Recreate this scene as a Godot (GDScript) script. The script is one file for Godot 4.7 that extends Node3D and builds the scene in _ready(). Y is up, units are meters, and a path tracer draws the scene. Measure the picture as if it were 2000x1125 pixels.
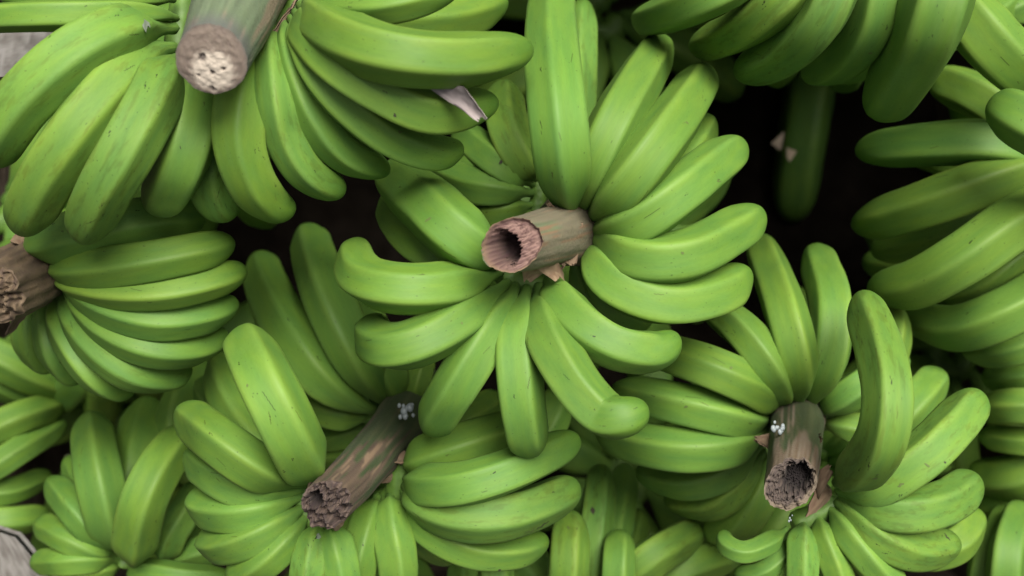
extends Node3D
# A heap of green banana bunches seen from straight above. Units are metres, y is up, +z is towards the bottom of the picture.

const PX := 0.0004      # one photograph pixel on the plane y = 0
const EYE := 0.95       # height of the camera over that plane
var rng := RandomNumberGenerator.new()
var lumps := FastNoiseLite.new()
var fibre := FastNoiseLite.new()
var skins: Array = []
var worn_skin: StandardMaterial3D
var worn := 0.1           # share of the fruit with rubbed, dusty skin
var bark: StandardMaterial3D
var flesh: StandardMaterial3D
var crown_mat: StandardMaterial3D
var sap_mat: StandardMaterial3D
var scar_mat: StandardMaterial3D
var dry_mat: StandardMaterial3D
var wood_mat: StandardMaterial3D
var plank_mat: StandardMaterial3D
var cur: Node3D          # the bunch being built
var rise := 0.0          # lifts the whole bunch being built
var dim := 1.0           # tone of its fruit, lowered to paint shade into the darker bunches
var taken := {}
var skins_of: Array = []  # [node, vertices, normals] of each fruit, for placing marks on it

func _ready():
	rng.seed = 4177
	lumps.seed = 3; lumps.frequency = 1.0; lumps.fractal_octaves = 3
	fibre.seed = 8; fibre.frequency = 1.0; fibre.fractal_octaves = 4
	make_camera_and_light()
	make_materials()
	make_ground()
	bunch_top_left()
	bunch_centre()
	rise = 2.2
	bunch_left()
	rise = 0.0
	bunch_bottom_centre()
	bunch_bottom_right()
	bunch_top_right()
	rise = -3.0
	bunch_right()
	rise = -5.0
	bunch_left_shade()
	bunch_right_edge()
	rise = -2.5
	worn = 0.4
	bunch_bottom_left()
	bunch_bottom_edge()
	rise = 0.0
	worn = 0.0
	deep_bunches()
	added_bin()
	small_things()
	marks()

# ---------------------------------------------------------------- camera and light
func make_camera_and_light():
	var cam := Camera3D.new()
	cam.name = "camera"
	cam.position = Vector3(0, EYE, 0)
	cam.rotation_degrees = Vector3(-90, 0, 0)
	cam.fov = rad_to_deg(2.0 * atan(1125.0 * PX / 2.0 / EYE))
	cam.near = 0.02; cam.far = 60.0
	var att := CameraAttributesPhysical.new()
	att.frustum_focal_length = 12.0 / (1125.0 * PX / 2.0 / EYE)
	att.frustum_focus_distance = 0.86
	att.frustum_near = 0.02; att.frustum_far = 60.0
	att.exposure_aperture = 6.3
	cam.attributes = att
	add_child(cam)
	var env := Environment.new()
	env.background_mode = Environment.BG_SKY
	var sky_m := ProceduralSkyMaterial.new()
	sky_m.sky_top_color = Color(0.27, 0.277, 0.29)
	sky_m.sky_horizon_color = Color(0.16, 0.164, 0.17)
	sky_m.sky_curve = 0.6
	sky_m.ground_bottom_color = Color(0.10, 0.09, 0.08)
	sky_m.ground_horizon_color = Color(0.30, 0.30, 0.29)
	sky_m.sun_angle_max = 1.0
	var sky := Sky.new(); sky.sky_material = sky_m
	env.sky = sky
	env.tonemap_mode = Environment.TONE_MAPPER_LINEAR
	env.tonemap_exposure = 5.7
	env.sdfgi_enabled = true; env.ssao_enabled = true; env.ssil_enabled = true
	var we := WorldEnvironment.new(); we.name = "world_environment"; we.environment = env
	add_child(we)
	var sun := DirectionalLight3D.new()
	sun.name = "sun"
	sun.light_energy = 0.44
	sun.light_angular_distance = 34.0
	sun.light_color = Color(1.0, 0.985, 0.95)
	sun.shadow_enabled = true
	add_child(sun)
	sun.look_at_from_position(Vector3(0.24, 1.0, -0.50), Vector3.ZERO, Vector3.FORWARD)

# ---------------------------------------------------------------- materials
func skin_texture(seed_no: int, wear := 0.0) -> ImageTexture:
	var w := 512
	var h := 256
	var r := RandomNumberGenerator.new(); r.seed = seed_no
	var n := FastNoiseLite.new(); n.seed = seed_no; n.frequency = 1.0; n.fractal_octaves = 3
	var img := Image.create(w, h, false, Image.FORMAT_RGB8)
	for y in h:
		var a := TAU * y / h
		var cy := cos(a)
		var sy := sin(a)
		for x in w:
			var u := float(x) / w
			var blot := n.get_noise_3d(u * 5.0, cy * 1.6, sy * 1.6)
			var streak := n.get_noise_3d(u * 3.0 + 20.0, cy * 14.0, sy * 14.0)
			var grain := n.get_noise_3d(u * 60.0 + 50.0, cy * 12.0, sy * 12.0)
			var v := 0.95 + blot * 0.06 + streak * 0.012 + grain * 0.03
			var rub := wear * smooth(0.05, 0.5, n.get_noise_3d(u * 8.0 + 80.0, cy * 2.4, sy * 2.4) + 0.35 * n.get_noise_3d(u * 40.0 + 9.0, cy * 9.0, sy * 9.0))
			v -= rub * 0.09
			blot += rub * 0.5
			img.set_pixel(x, y, Color(clampf(v + blot * 0.05, 0, 1), clampf(v, 0, 1), clampf(v - blot * 0.07 + streak * 0.03, 0, 1)))
	# fine freckles, a few rubbed scratches and dark specks
	for k in 240:
		var x := r.randi_range(0, w - 3)
		var y := r.randi_range(0, h - 3)
		var f := r.randf_range(0.66, 0.9)
		var c := img.get_pixel(x, y)
		var tone := Color(c.r * f, c.g * f * 0.97, c.b * f)
		img.set_pixel(x, y, tone)
		if r.randf() < 0.4: img.set_pixel(x + 1, y, tone)
		if r.randf() < 0.25: img.set_pixel(x, y + 1, tone)
	for k in (9 if wear < 0.5 else 30):
		var x := r.randi_range(6, w - 8)
		var y := r.randi_range(4, h - 6)
		var f := r.randf_range(0.45, 0.8)
		for i in r.randi_range(2, 7):
			var qx := x + r.randi_range(-3, 3)
			var qy := y + r.randi_range(-1, 1)
			var c := img.get_pixel(qx, qy)
			img.set_pixel(qx, qy, Color(c.r * f, c.g * f * 0.93, c.b * f))
			img.set_pixel(qx + 1, qy, Color(c.r * f, c.g * f * 0.93, c.b * f))
	for k in (6 if wear < 0.5 else 10):
		var x := r.randf_range(20, w - 60)
		var y := r.randf_range(4, h - 8)
		var len := r.randi_range(4, 22)
		var slope := r.randf_range(-0.5, 0.5)
		var f := r.randf_range(0.55, 0.85)
		for i in len:
			var px := int(x + i)
			var py := clampi(int(y + i * slope), 0, h - 1)
			var c := img.get_pixel(px, py)
			img.set_pixel(px, py, Color(c.r * f, c.g * f * 0.92, c.b * f * 0.9))
	return ImageTexture.create_from_image(img)

func noise_normal(freq: float, strength: float, seed_no: int) -> NoiseTexture2D:
	var t := NoiseTexture2D.new()
	var n := FastNoiseLite.new(); n.seed = seed_no; n.frequency = freq; n.fractal_octaves = 4
	t.noise = n; t.width = 512; t.height = 512; t.seamless = true
	t.as_normal_map = true; t.bump_strength = strength
	return t

func plain(col: Color, rough: float) -> StandardMaterial3D:
	var m := StandardMaterial3D.new()
	m.albedo_color = col
	m.roughness = rough
	return m

func make_materials():
	for k in 5:
		var m := plain(Color(1, 1, 1), 0.58)
		m.vertex_color_use_as_albedo = true
		m.albedo_texture = skin_texture(100 + k)
		m.metallic_specular = 0.36
		skins.append(m)
	worn_skin = skins[0].duplicate()
	worn_skin.albedo_texture = skin_texture(140, 1.0)
	worn_skin.roughness = 0.66
	bark = plain(Color(1, 1, 1), 0.85)
	bark.vertex_color_use_as_albedo = true
	bark.normal_enabled = true
	bark.normal_texture = noise_normal(0.03, 6.0, 5)
	bark.normal_scale = 0.7
	bark.uv1_triplanar = true
	bark.uv1_scale = Vector3(18, 18, 18)
	flesh = bark.duplicate()
	flesh.normal_scale = 0.28
	flesh.uv1_scale = Vector3(30, 30, 30)
	crown_mat = plain(Color(1, 1, 1), 0.6)
	crown_mat.vertex_color_use_as_albedo = true
	sap_mat = plain(Color(0.50, 0.53, 0.54), 0.45)
	scar_mat = plain(Color(0.16, 0.15, 0.09), 0.8)
	dry_mat = plain(Color(1, 1, 1), 0.9)
	dry_mat.vertex_color_use_as_albedo = true
	plank_mat = plain(Color(0.42, 0.37, 0.32), 0.9)
	var pn := NoiseTexture2D.new()
	var pf := FastNoiseLite.new(); pf.seed = 21; pf.frequency = 0.03; pf.fractal_octaves = 4
	pn.noise = pf; pn.width = 256; pn.height = 256; pn.seamless = true
	var pg := Gradient.new(); pg.set_color(0, Color(0.55, 0.5, 0.45)); pg.set_color(1, Color(1, 1, 1))
	pn.color_ramp = pg
	plank_mat.albedo_texture = pn
	plank_mat.uv1_triplanar = true; plank_mat.uv1_scale = Vector3(3, 24, 3)
	wood_mat = plain(Color(1, 1, 1), 0.9)
	wood_mat.vertex_color_use_as_albedo = true

# ---------------------------------------------------------------- helpers
# the heights below are written in steps of about 1.5 cm; under the middle of the heap they fall away faster
func lift(h: float) -> float:
	if h >= 0: return h * 1.6
	if h > -16: return h * 2.2
	return -35.2 + (h + 16.0)

func at(x: float, y: float, h: float) -> Vector3:
	return spot(x, y, lift(h + rise))

func spot(x: float, y: float, h: float) -> Vector3:
	var k := PX * (EYE - h * 0.01) / EYE
	return Vector3((x - 1000.0) * k, h * 0.01, (y - 562.5) * k)

func px_len(w: float, h: float) -> float:
	return w * PX * (EYE - lift(h + rise) * 0.01) / EYE

func numbered(called: String) -> String:
	var k: int = taken.get(called, 0)
	taken[called] = k + 1
	return called if k == 0 else "%s_%03d" % [called, k]

func thing(called: String, label: String, category: String, where: Vector3, group := "") -> Node3D:
	var o := Node3D.new()
	o.name = numbered(called)
	o.position = where
	add_child(o)
	o.set_meta("label", label); o.set_meta("category", category)
	if group != "": o.set_meta("group", group)
	return o

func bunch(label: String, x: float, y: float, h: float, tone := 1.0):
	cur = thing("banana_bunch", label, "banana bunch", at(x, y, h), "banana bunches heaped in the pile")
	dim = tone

func origin_of(p: Node3D) -> Vector3:
	var o := Vector3.ZERO
	var n: Node = p
	while n is Node3D and n != self:
		o += (n as Node3D).position
		n = n.get_parent()
	return o

func commit(called: String, v: PackedVector3Array, nrm: PackedVector3Array, col: PackedColorArray, uv: PackedVector2Array, idx: PackedInt32Array, mat: Material, parent: Node3D) -> MeshInstance3D:
	var off := origin_of(parent)
	var local := PackedVector3Array(); local.resize(v.size())
	for i in v.size(): local[i] = v[i] - off
	var arr := []; arr.resize(Mesh.ARRAY_MAX)
	arr[Mesh.ARRAY_VERTEX] = local
	arr[Mesh.ARRAY_NORMAL] = nrm
	if col.size(): arr[Mesh.ARRAY_COLOR] = col
	if uv.size(): arr[Mesh.ARRAY_TEX_UV] = uv
	arr[Mesh.ARRAY_INDEX] = idx
	var me := ArrayMesh.new()
	me.add_surface_from_arrays(Mesh.PRIMITIVE_TRIANGLES, arr)
	me.surface_set_material(0, mat)
	var o := MeshInstance3D.new()
	o.name = called; o.mesh = me
	parent.add_child(o, true)
	return o

func curve_points(ctrl: PackedVector3Array, n: int) -> PackedVector3Array:
	# Catmull-Rom through the control points, then n + 1 points at even steps of length
	var dense := PackedVector3Array()
	var m := ctrl.size()
	for i in m - 1:
		var a := ctrl[max(i - 1, 0)] if i > 0 else ctrl[0] * 2.0 - ctrl[1]
		var d := ctrl[i + 2] if i + 2 < m else ctrl[m - 1] * 2.0 - ctrl[m - 2]
		for k in 14:
			dense.append(ctrl[i].cubic_interpolate(ctrl[i + 1], a, d, k / 14.0))
	dense.append(ctrl[m - 1])
	var acc := PackedFloat32Array(); acc.append(0.0)
	for i in range(1, dense.size()): acc.append(acc[i - 1] + dense[i].distance_to(dense[i - 1]))
	var out := PackedVector3Array()
	var j := 0
	for k in n + 1:
		var s := acc[acc.size() - 1] * k / n
		while j < acc.size() - 2 and acc[j + 1] < s: j += 1
		var span := maxf(acc[j + 1] - acc[j], 1e-9)
		out.append(dense[j].lerp(dense[j + 1], clampf((s - acc[j]) / span, 0, 1)))
	return out

func frames(p: PackedVector3Array) -> Array:
	# [tangents, ups, sides], up turned to the zenith at the middle and carried along without twist
	var n := p.size()
	var t := PackedVector3Array(); t.resize(n)
	for i in n: t[i] = (p[min(i + 1, n - 1)] - p[max(i - 1, 0)]).normalized()
	var u := PackedVector3Array(); u.resize(n)
	var mid := int(n * 0.5)
	var ref := Vector3.UP
	if absf(t[mid].y) > 0.97: ref = Vector3.FORWARD
	u[mid] = (ref - t[mid] * ref.dot(t[mid])).normalized()
	for i in range(mid + 1, n): u[i] = (u[i - 1] - t[i] * u[i - 1].dot(t[i])).normalized()
	for i in range(mid - 1, -1, -1): u[i] = (u[i + 1] - t[i] * u[i + 1].dot(t[i])).normalized()
	var s := PackedVector3Array(); s.resize(n)
	for i in n: s[i] = t[i].cross(u[i])
	return [t, u, s]

func grid_normals(v: PackedVector3Array, rows: int, cols: int) -> PackedVector3Array:
	# rows of cols + 1 points, the last of a row on top of its first
	var nrm := PackedVector3Array(); nrm.resize(v.size())
	var w := cols + 1
	for i in rows:
		var i0 := maxi(i - 1, 0)
		var i1 := mini(i + 1, rows - 1)
		for j in w:
			var a := v[i * w + (j + 1) % cols] - v[i * w + (j - 1 + cols) % cols]
			var b := v[i1 * w + j] - v[i0 * w + j]
			var c := a.cross(b)
			nrm[i * w + j] = c.normalized() if c.length_squared() > 1e-24 else Vector3.UP
	return nrm

func grid_index(rows: int, cols: int) -> PackedInt32Array:
	var idx := PackedInt32Array()
	var w := cols + 1
	for i in rows - 1:
		for j in cols:
			var a := i * w + j
			idx.append_array([a, a + w, a + 1, a + 1, a + w, a + w + 1])
	return idx

func smooth(a: float, b: float, x: float) -> float:
	var t := clampf((x - a) / (b - a), 0, 1)
	return t * t * (3 - 2 * t)

func world_points(flat: Array) -> PackedVector3Array:
	var p := PackedVector3Array()
	for i in range(0, flat.size(), 3): p.append(at(flat[i], flat[i + 1], flat[i + 2]))
	return p

# ---------------------------------------------------------------- one fruit
# w: half width in photograph pixels; ridge: where a ridge runs, degrees to the right of the side that faces up; flat: x, y, height in cm from neck to tip
func nana(w: float, ridge: float, flat: Array, neck := 0.12, tip_nub := false, rough := 1.0) -> MeshInstance3D:
	var ctrl := world_points(flat)
	var hm: float = flat[int(flat.size() / 6) * 3 + 2]
	return fruit(ctrl, px_len(w, hm), ridge, neck, tip_nub, 48, 54)

func fruit(ctrl: PackedVector3Array, big: float, ridge: float, neck: float, tip_nub: bool, cols: int, rows: int) -> MeshInstance3D:
	var dense := 3 * rows
	var p := curve_points(ctrl, dense)
	var f := frames(p)
	var us: PackedVector3Array = f[1]
	var ss: PackedVector3Array = f[2]
	# five faces of uneven width, meeting in soft ridges
	var face := PackedFloat32Array()
	var reach := PackedFloat32Array()
	for k in 5:
		face.append(deg_to_rad(ridge + 36 + 72 * k + rng.randf_range(-7, 7)))
		reach.append(rng.randf_range(0.93, 1.02))
	var sharp := rng.randf_range(17.0, 32.0)
	var prof := PackedFloat32Array()
	var top := 0.0
	for j in cols:
		var a := TAU * j / cols
		var s := 0.0
		for k in 5:
			var c := cos(a - face[k]) / reach[k]
			if c > 0: s += pow(c, sharp)
		prof.append(pow(s, -1.0 / sharp))
		top = maxf(top, prof[j])
	# green of this fruit (linear)
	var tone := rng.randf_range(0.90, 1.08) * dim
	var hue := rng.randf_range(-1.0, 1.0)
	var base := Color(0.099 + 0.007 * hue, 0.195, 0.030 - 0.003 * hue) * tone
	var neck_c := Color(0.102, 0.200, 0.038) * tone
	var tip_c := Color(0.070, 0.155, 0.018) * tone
	var ph := rng.randf_range(0, 50)
	var n0 := neck
	var blunt := rng.randf_range(2.2, 2.8)
	var tail := rng.randf_range(0.78, 0.84)
	var v := PackedVector3Array(); v.resize(rows * (cols + 1))
	var col := PackedColorArray(); col.resize(v.size())
	var uv := PackedVector2Array(); uv.resize(v.size())
	var vo := rng.randf()
	for i in rows:
		# rows crowd together at the tip, so that its end is round
		var t := 1.0 - pow(1.0 - float(i) / (rows - 1), 1.75)
		var at_p := t * dense
		var lo := mini(int(at_p), dense - 1)
		var fr := at_p - lo
		var here := p[lo].lerp(p[lo + 1], fr)
		var up := us[lo].lerp(us[lo + 1], fr)
		var right := ss[lo].lerp(ss[lo + 1], fr)
		var r := lerpf(0.28, 1.0, pow(smooth(n0 * 0.6, n0 + 0.23, t), 0.75))
		r *= 1.0 - 0.06 * smooth(0.45, 0.8, t)
		if t > tail:
			r *= pow(maxf(1.0 - pow((t - tail) / (1.0 - tail), blunt), 0.0), 0.5)
		if i == 0: r *= 0.01
		var roundness := 1.0 - smooth(n0 * 0.6, n0 + 0.15, t) * (1.0 - smooth(0.76, 0.97, t) * 0.95)
		var c := base.lerp(neck_c, 1.0 - smooth(n0 * 0.6, n0 + 0.2, t))
		c = c.lerp(tip_c, smooth(0.80, 0.99, t) * 0.75)
		c = c.lerp(Color(0.05, 0.042, 0.02), smooth(0.984, 0.997, t) * 0.8)
		for j in cols + 1:
			var jj := j % cols
			var a := TAU * jj / cols
			var q := lerpf(prof[jj], 0.97, roundness)
			q *= 1.0 + 0.022 * lumps.get_noise_3d(t * 5.0 + ph, cos(a) * 0.8, sin(a) * 0.8)
			var d := up * cos(a) + right * sin(a)
			var id := i * (cols + 1) + j
			v[id] = here + d * (big * r * q / 1.03)
			var edge := smooth(1.01, top, prof[jj]) * (1.0 - roundness)
			var cc := c.lerp(Color(c.r * 1.28, c.g * 1.14, c.b * 1.25), edge * 0.75)
			var mott := lumps.get_noise_3d(t * 7.0 + ph, cos(a) * 1.3 + 9.0, sin(a) * 1.3)
			cc = cc * (1.0 + 0.05 * mott)
			cc.a = 1.0
			col[id] = cc
			uv[id] = Vector2(t, float(j) / cols + vo)
	var nrm := grid_normals(v, rows, cols)
	var o := commit("banana", v, nrm, col, uv, grid_index(rows, cols), worn_skin if rng.randf() < worn else skins[rng.randi() % skins.size()], cur)
	skins_of.append([o, v, nrm])
	if tip_nub:
		var tg: PackedVector3Array = f[0]
		var e := p[dense]
		var tt := tg[dense]
		tube("blossom_end", PackedVector3Array([e - tt * 0.004, e, e + tt * 0.005]), [0.0050, 0.0046, 0.0036], Color(0.035, 0.030, 0.022), Color(0.02, 0.018, 0.014), crown_mat, o, 12, 6)
	return o

# a lumpy tube with closed ends
func tube(called: String, ctrl: PackedVector3Array, radii: Array, c0: Color, c1: Color, mat: Material, parent: Node3D, cols := 24, rows := 24) -> MeshInstance3D:
	var p := curve_points(ctrl, rows - 1)
	var f := frames(p)
	var us: PackedVector3Array = f[1]
	var ss: PackedVector3Array = f[2]
	var v := PackedVector3Array()
	var col := PackedColorArray()
	var ph := rng.randf_range(0, 90)
	var m := radii.size() - 1
	for i in rows:
		var t := float(i) / (rows - 1)
		var k := mini(int(t * m), m - 1)
		var r: float = lerpf(radii[k], radii[k + 1], smooth(0, 1, t * m - k))
		var endr := minf(t, 1.0 - t) * 8.0
		if endr < 1.0: r *= sqrt(maxf(1.0 - (1.0 - endr) * (1.0 - endr), 0.0001))
		for j in cols + 1:
			var a := TAU * (j % cols) / cols
			var nz := lumps.get_noise_3d(t * 4.0 + ph, cos(a) * 1.2, sin(a) * 1.2)
			v.append(p[i] + (us[i] * cos(a) + ss[i] * sin(a)) * r * (1.0 + 0.14 * nz))
			var c := c0.lerp(c1, clampf(0.5 + nz * 1.2, 0, 1))
			c.a = 1.0
			col.append(c)
	return commit(called, v, grid_normals(v, rows, cols), col, PackedVector2Array(), grid_index(rows, cols), mat, parent)

func crown(r: float, flat: Array):
	var rad := px_len(r, flat[2])
	tube("crown", world_points(flat), [rad, rad, rad], Color(0.055, 0.115, 0.016), Color(0.085, 0.165, 0.022), crown_mat, cur, 22, 30)

# ---------------------------------------------------------------- the stalk of a bunch and its cut end
# look: function(t along, angle) -> colour of the rind; face: function(rho, angle) -> [depth in metres, colour]
func stalk(flat: Array, radii: Array, slant: Vector2, look: Callable, face: Callable, rough := 0.06, jag := 0.0) -> MeshInstance3D:
	var ctrl := world_points(flat)
	var cols := 72
	var rows := 60
	var p := curve_points(ctrl, rows - 1)
	var f := frames(p)
	var ts: PackedVector3Array = f[0]
	var us: PackedVector3Array = f[1]
	var ss: PackedVector3Array = f[2]
	var v := PackedVector3Array()
	var col := PackedColorArray()
	var m := radii.size() - 1
	var ph := rng.randf_range(0, 90)
	for i in rows:
		var t := float(i) / (rows - 1)
		var k := mini(int(t * m), m - 1)
		var r: float = lerpf(radii[k], radii[k + 1], smooth(0, 1, t * m - k)) * PX * (EYE - p[i].y) / EYE
		for j in cols + 1:
			var a := TAU * (j % cols) / cols
			var n := lumps.get_noise_3d(t * 2.0 + ph, cos(a) * 1.3, sin(a) * 1.3) + 0.5 * fibre.get_noise_3d(t * 1.2 + ph, cos(a) * 6.0, sin(a) * 6.0)
			var q := r * (1.0 + rough * n)
			var shift := (slant.x * cos(a) + slant.y * sin(a)) * q * smooth(0.45, 1.0, t)
			shift += jag * smooth(0.8, 1.0, t) * (lumps.get_noise_2d(cos(a) * 1.6 + ph, sin(a) * 1.6) + 0.6 * fibre.get_noise_2d(cos(a) * 5.0 + ph, sin(a) * 5.0))
			v.append(p[i] + (us[i] * cos(a) + ss[i] * sin(a)) * q + ts[i] * shift)
			var c: Color = look.call(t, a)
			c.a = 1.0
			c = c * Color(0.45, 0.46, 0.44); c.a = 1.0
			col.append(c)
	var o := commit("stalk", v, grid_normals(v, rows, cols), col, PackedVector2Array(), grid_index(rows, cols), bark, cur)
	# the cut end: rings from the rim inwards, sunk or raised as the face says
	var rim := PackedVector3Array()
	var mid := Vector3.ZERO
	for j in cols + 1: rim.append(v[(rows - 1) * (cols + 1) + j])
	for j in cols: mid += rim[j]
	mid /= cols
	var fv := PackedVector3Array()
	var fc := PackedColorArray()
	var rings := 36
	for i in rings:
		var rho := 1.0 - float(i) / (rings - 1)
		for j in cols + 1:
			var a := TAU * (j % cols) / cols
			var got: Array = face.call(rho, a)
			var q := maxf(rho, 0.004)
			fv.append(mid.lerp(rim[j], q) + ts[rows - 1] * float(got[0]))
			var c: Color = got[1]
			c.a = 1.0
			c = c * Color(0.45, 0.46, 0.44); c.a = 1.0
			fc.append(c)
	commit("cut_face", fv, grid_normals(fv, rings, cols), fc, PackedVector2Array(), grid_index(rings, cols), flesh, o)
	return o

# a torn, dried edge of a bract on the stalk: a thin curled triangle
func bract(parent: Node3D, a: Vector3, b: Vector3, tip: Vector3, c0: Color, c1: Color, called := "bract_scar", thick := 0.0012) -> MeshInstance3D:
	var n := (b - a).cross(tip - a).normalized()
	var v := PackedVector3Array()
	var col := PackedColorArray()
	var rows := 9
	var cols := 8
	var ph := rng.randf_range(0, 50)
	for side in 2:
		for i in rows:
			var t := float(i) / (rows - 1)
			for j in cols:
				var u := float(j) / (cols - 1)
				var base := a.lerp(b, u)
				var q := base.lerp(tip + (base - (a + b) * 0.5) * (0.35 + 0.3 * lumps.get_noise_1d(ph)), t + (0.10 + 0.10 * fibre.get_noise_1d(u * 8.0 + ph)) * lumps.get_noise_2d(u * 3.0 + ph, t * 3.0) * t + 0.25 * t * fibre.get_noise_2d(u * 5.0 + ph, 2.0))
				q += n * (0.16 * sin(t * 2.2) * (b - a).length() * (0.4 + 0.6 * sin(u * PI)) + 0.05 * (b - a).length() * lumps.get_noise_2d(u * 4.0 + ph, t * 4.0))
				q += n * (thick * (0.5 if side == 0 else -0.5))
				v.append(q)
				var k := clampf(0.5 + 0.9 * fibre.get_noise_2d(u * 9.0 + ph, t * 2.5), 0, 1)
				var c := c0.lerp(c1, k); c.a = 1.0
				col.append(c)
	var idx := PackedInt32Array()
	var half := rows * cols
	for i in rows - 1:
		for j in cols - 1:
			var q := i * cols + j
			idx.append_array([q, q + cols, q + 1, q + 1, q + cols, q + cols + 1])
			idx.append_array([half + q, half + q + 1, half + q + cols, half + q + 1, half + q + cols + 1, half + q + cols])
	for i in rows - 1:
		for j in [0, cols - 1]:
			var q: int = i * cols + j
			idx.append_array([q, half + q, q + cols, half + q, half + q + cols, q + cols])
	for j in cols - 1:
		var q := j
		idx.append_array([q, q + 1, half + q, half + q, q + 1, half + q + 1])
	var nrm := PackedVector3Array(); nrm.resize(v.size())
	for k in range(0, idx.size(), 3):
		var g := (v[idx[k + 2]] - v[idx[k]]).cross(v[idx[k + 1]] - v[idx[k]])
		for q in 3: nrm[idx[k + q]] += g
	for k in nrm.size(): nrm[k] = nrm[k].normalized() if nrm[k].length_squared() > 0 else Vector3.UP
	var o := commit(called, v, nrm, col, PackedVector2Array(), idx, dry_mat, parent)
	return o

func torn(st: Node3D, x0: float, y0: float, h0: float, x1: float, y1: float, h1: float, x2: float, y2: float, h2: float, pale := 1.0):
	bract(st, at(x0, y0, h0), at(x1, y1, h1), at(x2, y2, h2), Color(0.34, 0.24, 0.15) * pale * 0.55, Color(0.17, 0.10, 0.06) * pale * 0.6)

# dried sap: a few flattened drops
func sap(parent: Node3D, x: float, y: float, h: float, r: float, n := 5):
	var c := at(x, y, h)
	var rad := px_len(r, h)
	var v := PackedVector3Array()
	var nrm := PackedVector3Array()
	var idx := PackedInt32Array()
	for k in n:
		var o := c + Vector3(rng.randf_range(-1, 1), 0, rng.randf_range(-1, 1)) * rad * 0.7
		var q := rad * rng.randf_range(0.14, 0.32)
		var from := v.size()
		for i in 7:
			var th := PI * i / 6.0
			for j in 9:
				var a := TAU * (j % 8) / 8.0
				var d := Vector3(sin(th) * cos(a), cos(th), sin(th) * sin(a))
				v.append(o + d * q * Vector3(1.1, 0.22, 1.5)); nrm.append(d)
		for i in 6:
			for j in 8:
				var s := from + i * 9 + j
				idx.append_array([s, s + 9, s + 1, s + 1, s + 9, s + 10])
	commit("sap_drop", v, nrm, PackedColorArray(), PackedVector2Array(), idx, sap_mat, parent)

# ---------------------------------------------------------------- ground
func make_ground():
	var o := MeshInstance3D.new()
	o.name = "ground"
	var pm := PlaneMesh.new(); pm.size = Vector2(40, 40)
	o.mesh = pm
	var m := plain(Color(0.13, 0.12, 0.11), 0.95)
	var t := NoiseTexture2D.new()
	var n := FastNoiseLite.new(); n.frequency = 0.02; n.fractal_octaves = 5
	t.noise = n; t.width = 512; t.height = 512; t.seamless = true
	var g := Gradient.new(); g.set_color(0, Color(0.16, 0.14, 0.12)); g.set_color(1, Color(0.27, 0.24, 0.21))
	t.color_ramp = g
	m.albedo_color = Color(0.5, 0.5, 0.5)
	m.albedo_texture = t
	m.metallic_specular = 0.05
	m.uv1_triplanar = true; m.uv1_scale = Vector3(2, 2, 2)
	o.material_override = m
	o.position.y = -0.80
	o.set_meta("kind", "structure")
	add_child(o)

# ---------------------------------------------------------------- the bunches in view
func green_rind(t: float, a: float) -> Color:
	var c := Color(0.13, 0.19, 0.085)
	var s := fibre.get_noise_3d(t * 2.5, cos(a) * 5.0, sin(a) * 5.0)
	var big := lumps.get_noise_3d(t * 2.2 + 7.0, cos(a) * 1.1, sin(a) * 1.1)
	c = c.lerp(Color(0.30, 0.23, 0.15), smooth(0.05, 0.3, big + s * 0.5))
	c = c * (1.0 + 0.5 * s)
	return c.lerp(Color(0.20, 0.15, 0.12), smooth(0.93, 1.0, t))

func two_tone_rind(t: float, a: float) -> Color:
	var s := fibre.get_noise_3d(t * 1.8, cos(a) * 6.0, sin(a) * 6.0)
	var big := lumps.get_noise_3d(t * 2.2 + 11.0, cos(a) * 1.9, sin(a) * 1.9)
	var c := Color(0.065, 0.095, 0.035).lerp(Color(0.11, 0.13, 0.05), smooth(-0.1, 0.3, s))
	var brown := Color(0.21, 0.14, 0.095).lerp(Color(0.13, 0.085, 0.06), clampf(0.5 + 1.6 * s, 0, 1))
	c = c.lerp(brown, smooth(-0.06, 0.14, big + 0.4 * s + (t - 0.74) * 1.1))
	c = c.lerp(Color(0.34, 0.23, 0.15), smooth(0.26, 0.34, big + 0.15 * s) * smooth(0.55, 0.7, t))
	return c

func grey_rind(t: float, a: float) -> Color:
	var c := Color(0.20, 0.26, 0.15)
	var s := fibre.get_noise_3d(t * 2.5, cos(a) * 6.0, sin(a) * 6.0)
	var big := lumps.get_noise_3d(t * 2.0 + 3.0, cos(a) * 1.2, sin(a) * 1.2)
	c = c.lerp(Color(0.34, 0.26, 0.18), smooth(0.16, 0.36, big + s * 0.4 + 0.25 * (absf(sin(a)) - 0.6)))
	c = c * (1.0 + 0.45 * s)
	return c.lerp(Color(0.17, 0.17, 0.17), smooth(0.9, 1.0, t) * 0.8)

func tan_rind(t: float, a: float) -> Color:
	var c := Color(0.26, 0.22, 0.145)
	var s := fibre.get_noise_3d(t * 2.0, cos(a) * 6.0, sin(a) * 6.0)
	var big := lumps.get_noise_3d(t * 2.0 + 5.0, cos(a) * 1.2, sin(a) * 1.2)
	c = c.lerp(Color(0.20, 0.23, 0.125), smooth(0.0, 0.3, big))
	c = c.lerp(Color(0.28, 0.17, 0.10), smooth(0.1, 0.4, s + 0.1 * big))
	c = c.lerp(Color(0.22, 0.14, 0.08), smooth(0.45, 0.34, t + 0.12 * s))
	return c * (1.0 + 0.4 * s)

func brown_rind(t: float, a: float) -> Color:
	var s := fibre.get_noise_3d(t * 4.0, cos(a) * 4.0, sin(a) * 4.0)
	return Color(0.27, 0.18, 0.11).lerp(Color(0.15, 0.10, 0.065), clampf(0.5 + 1.4 * s, 0, 1))

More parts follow.
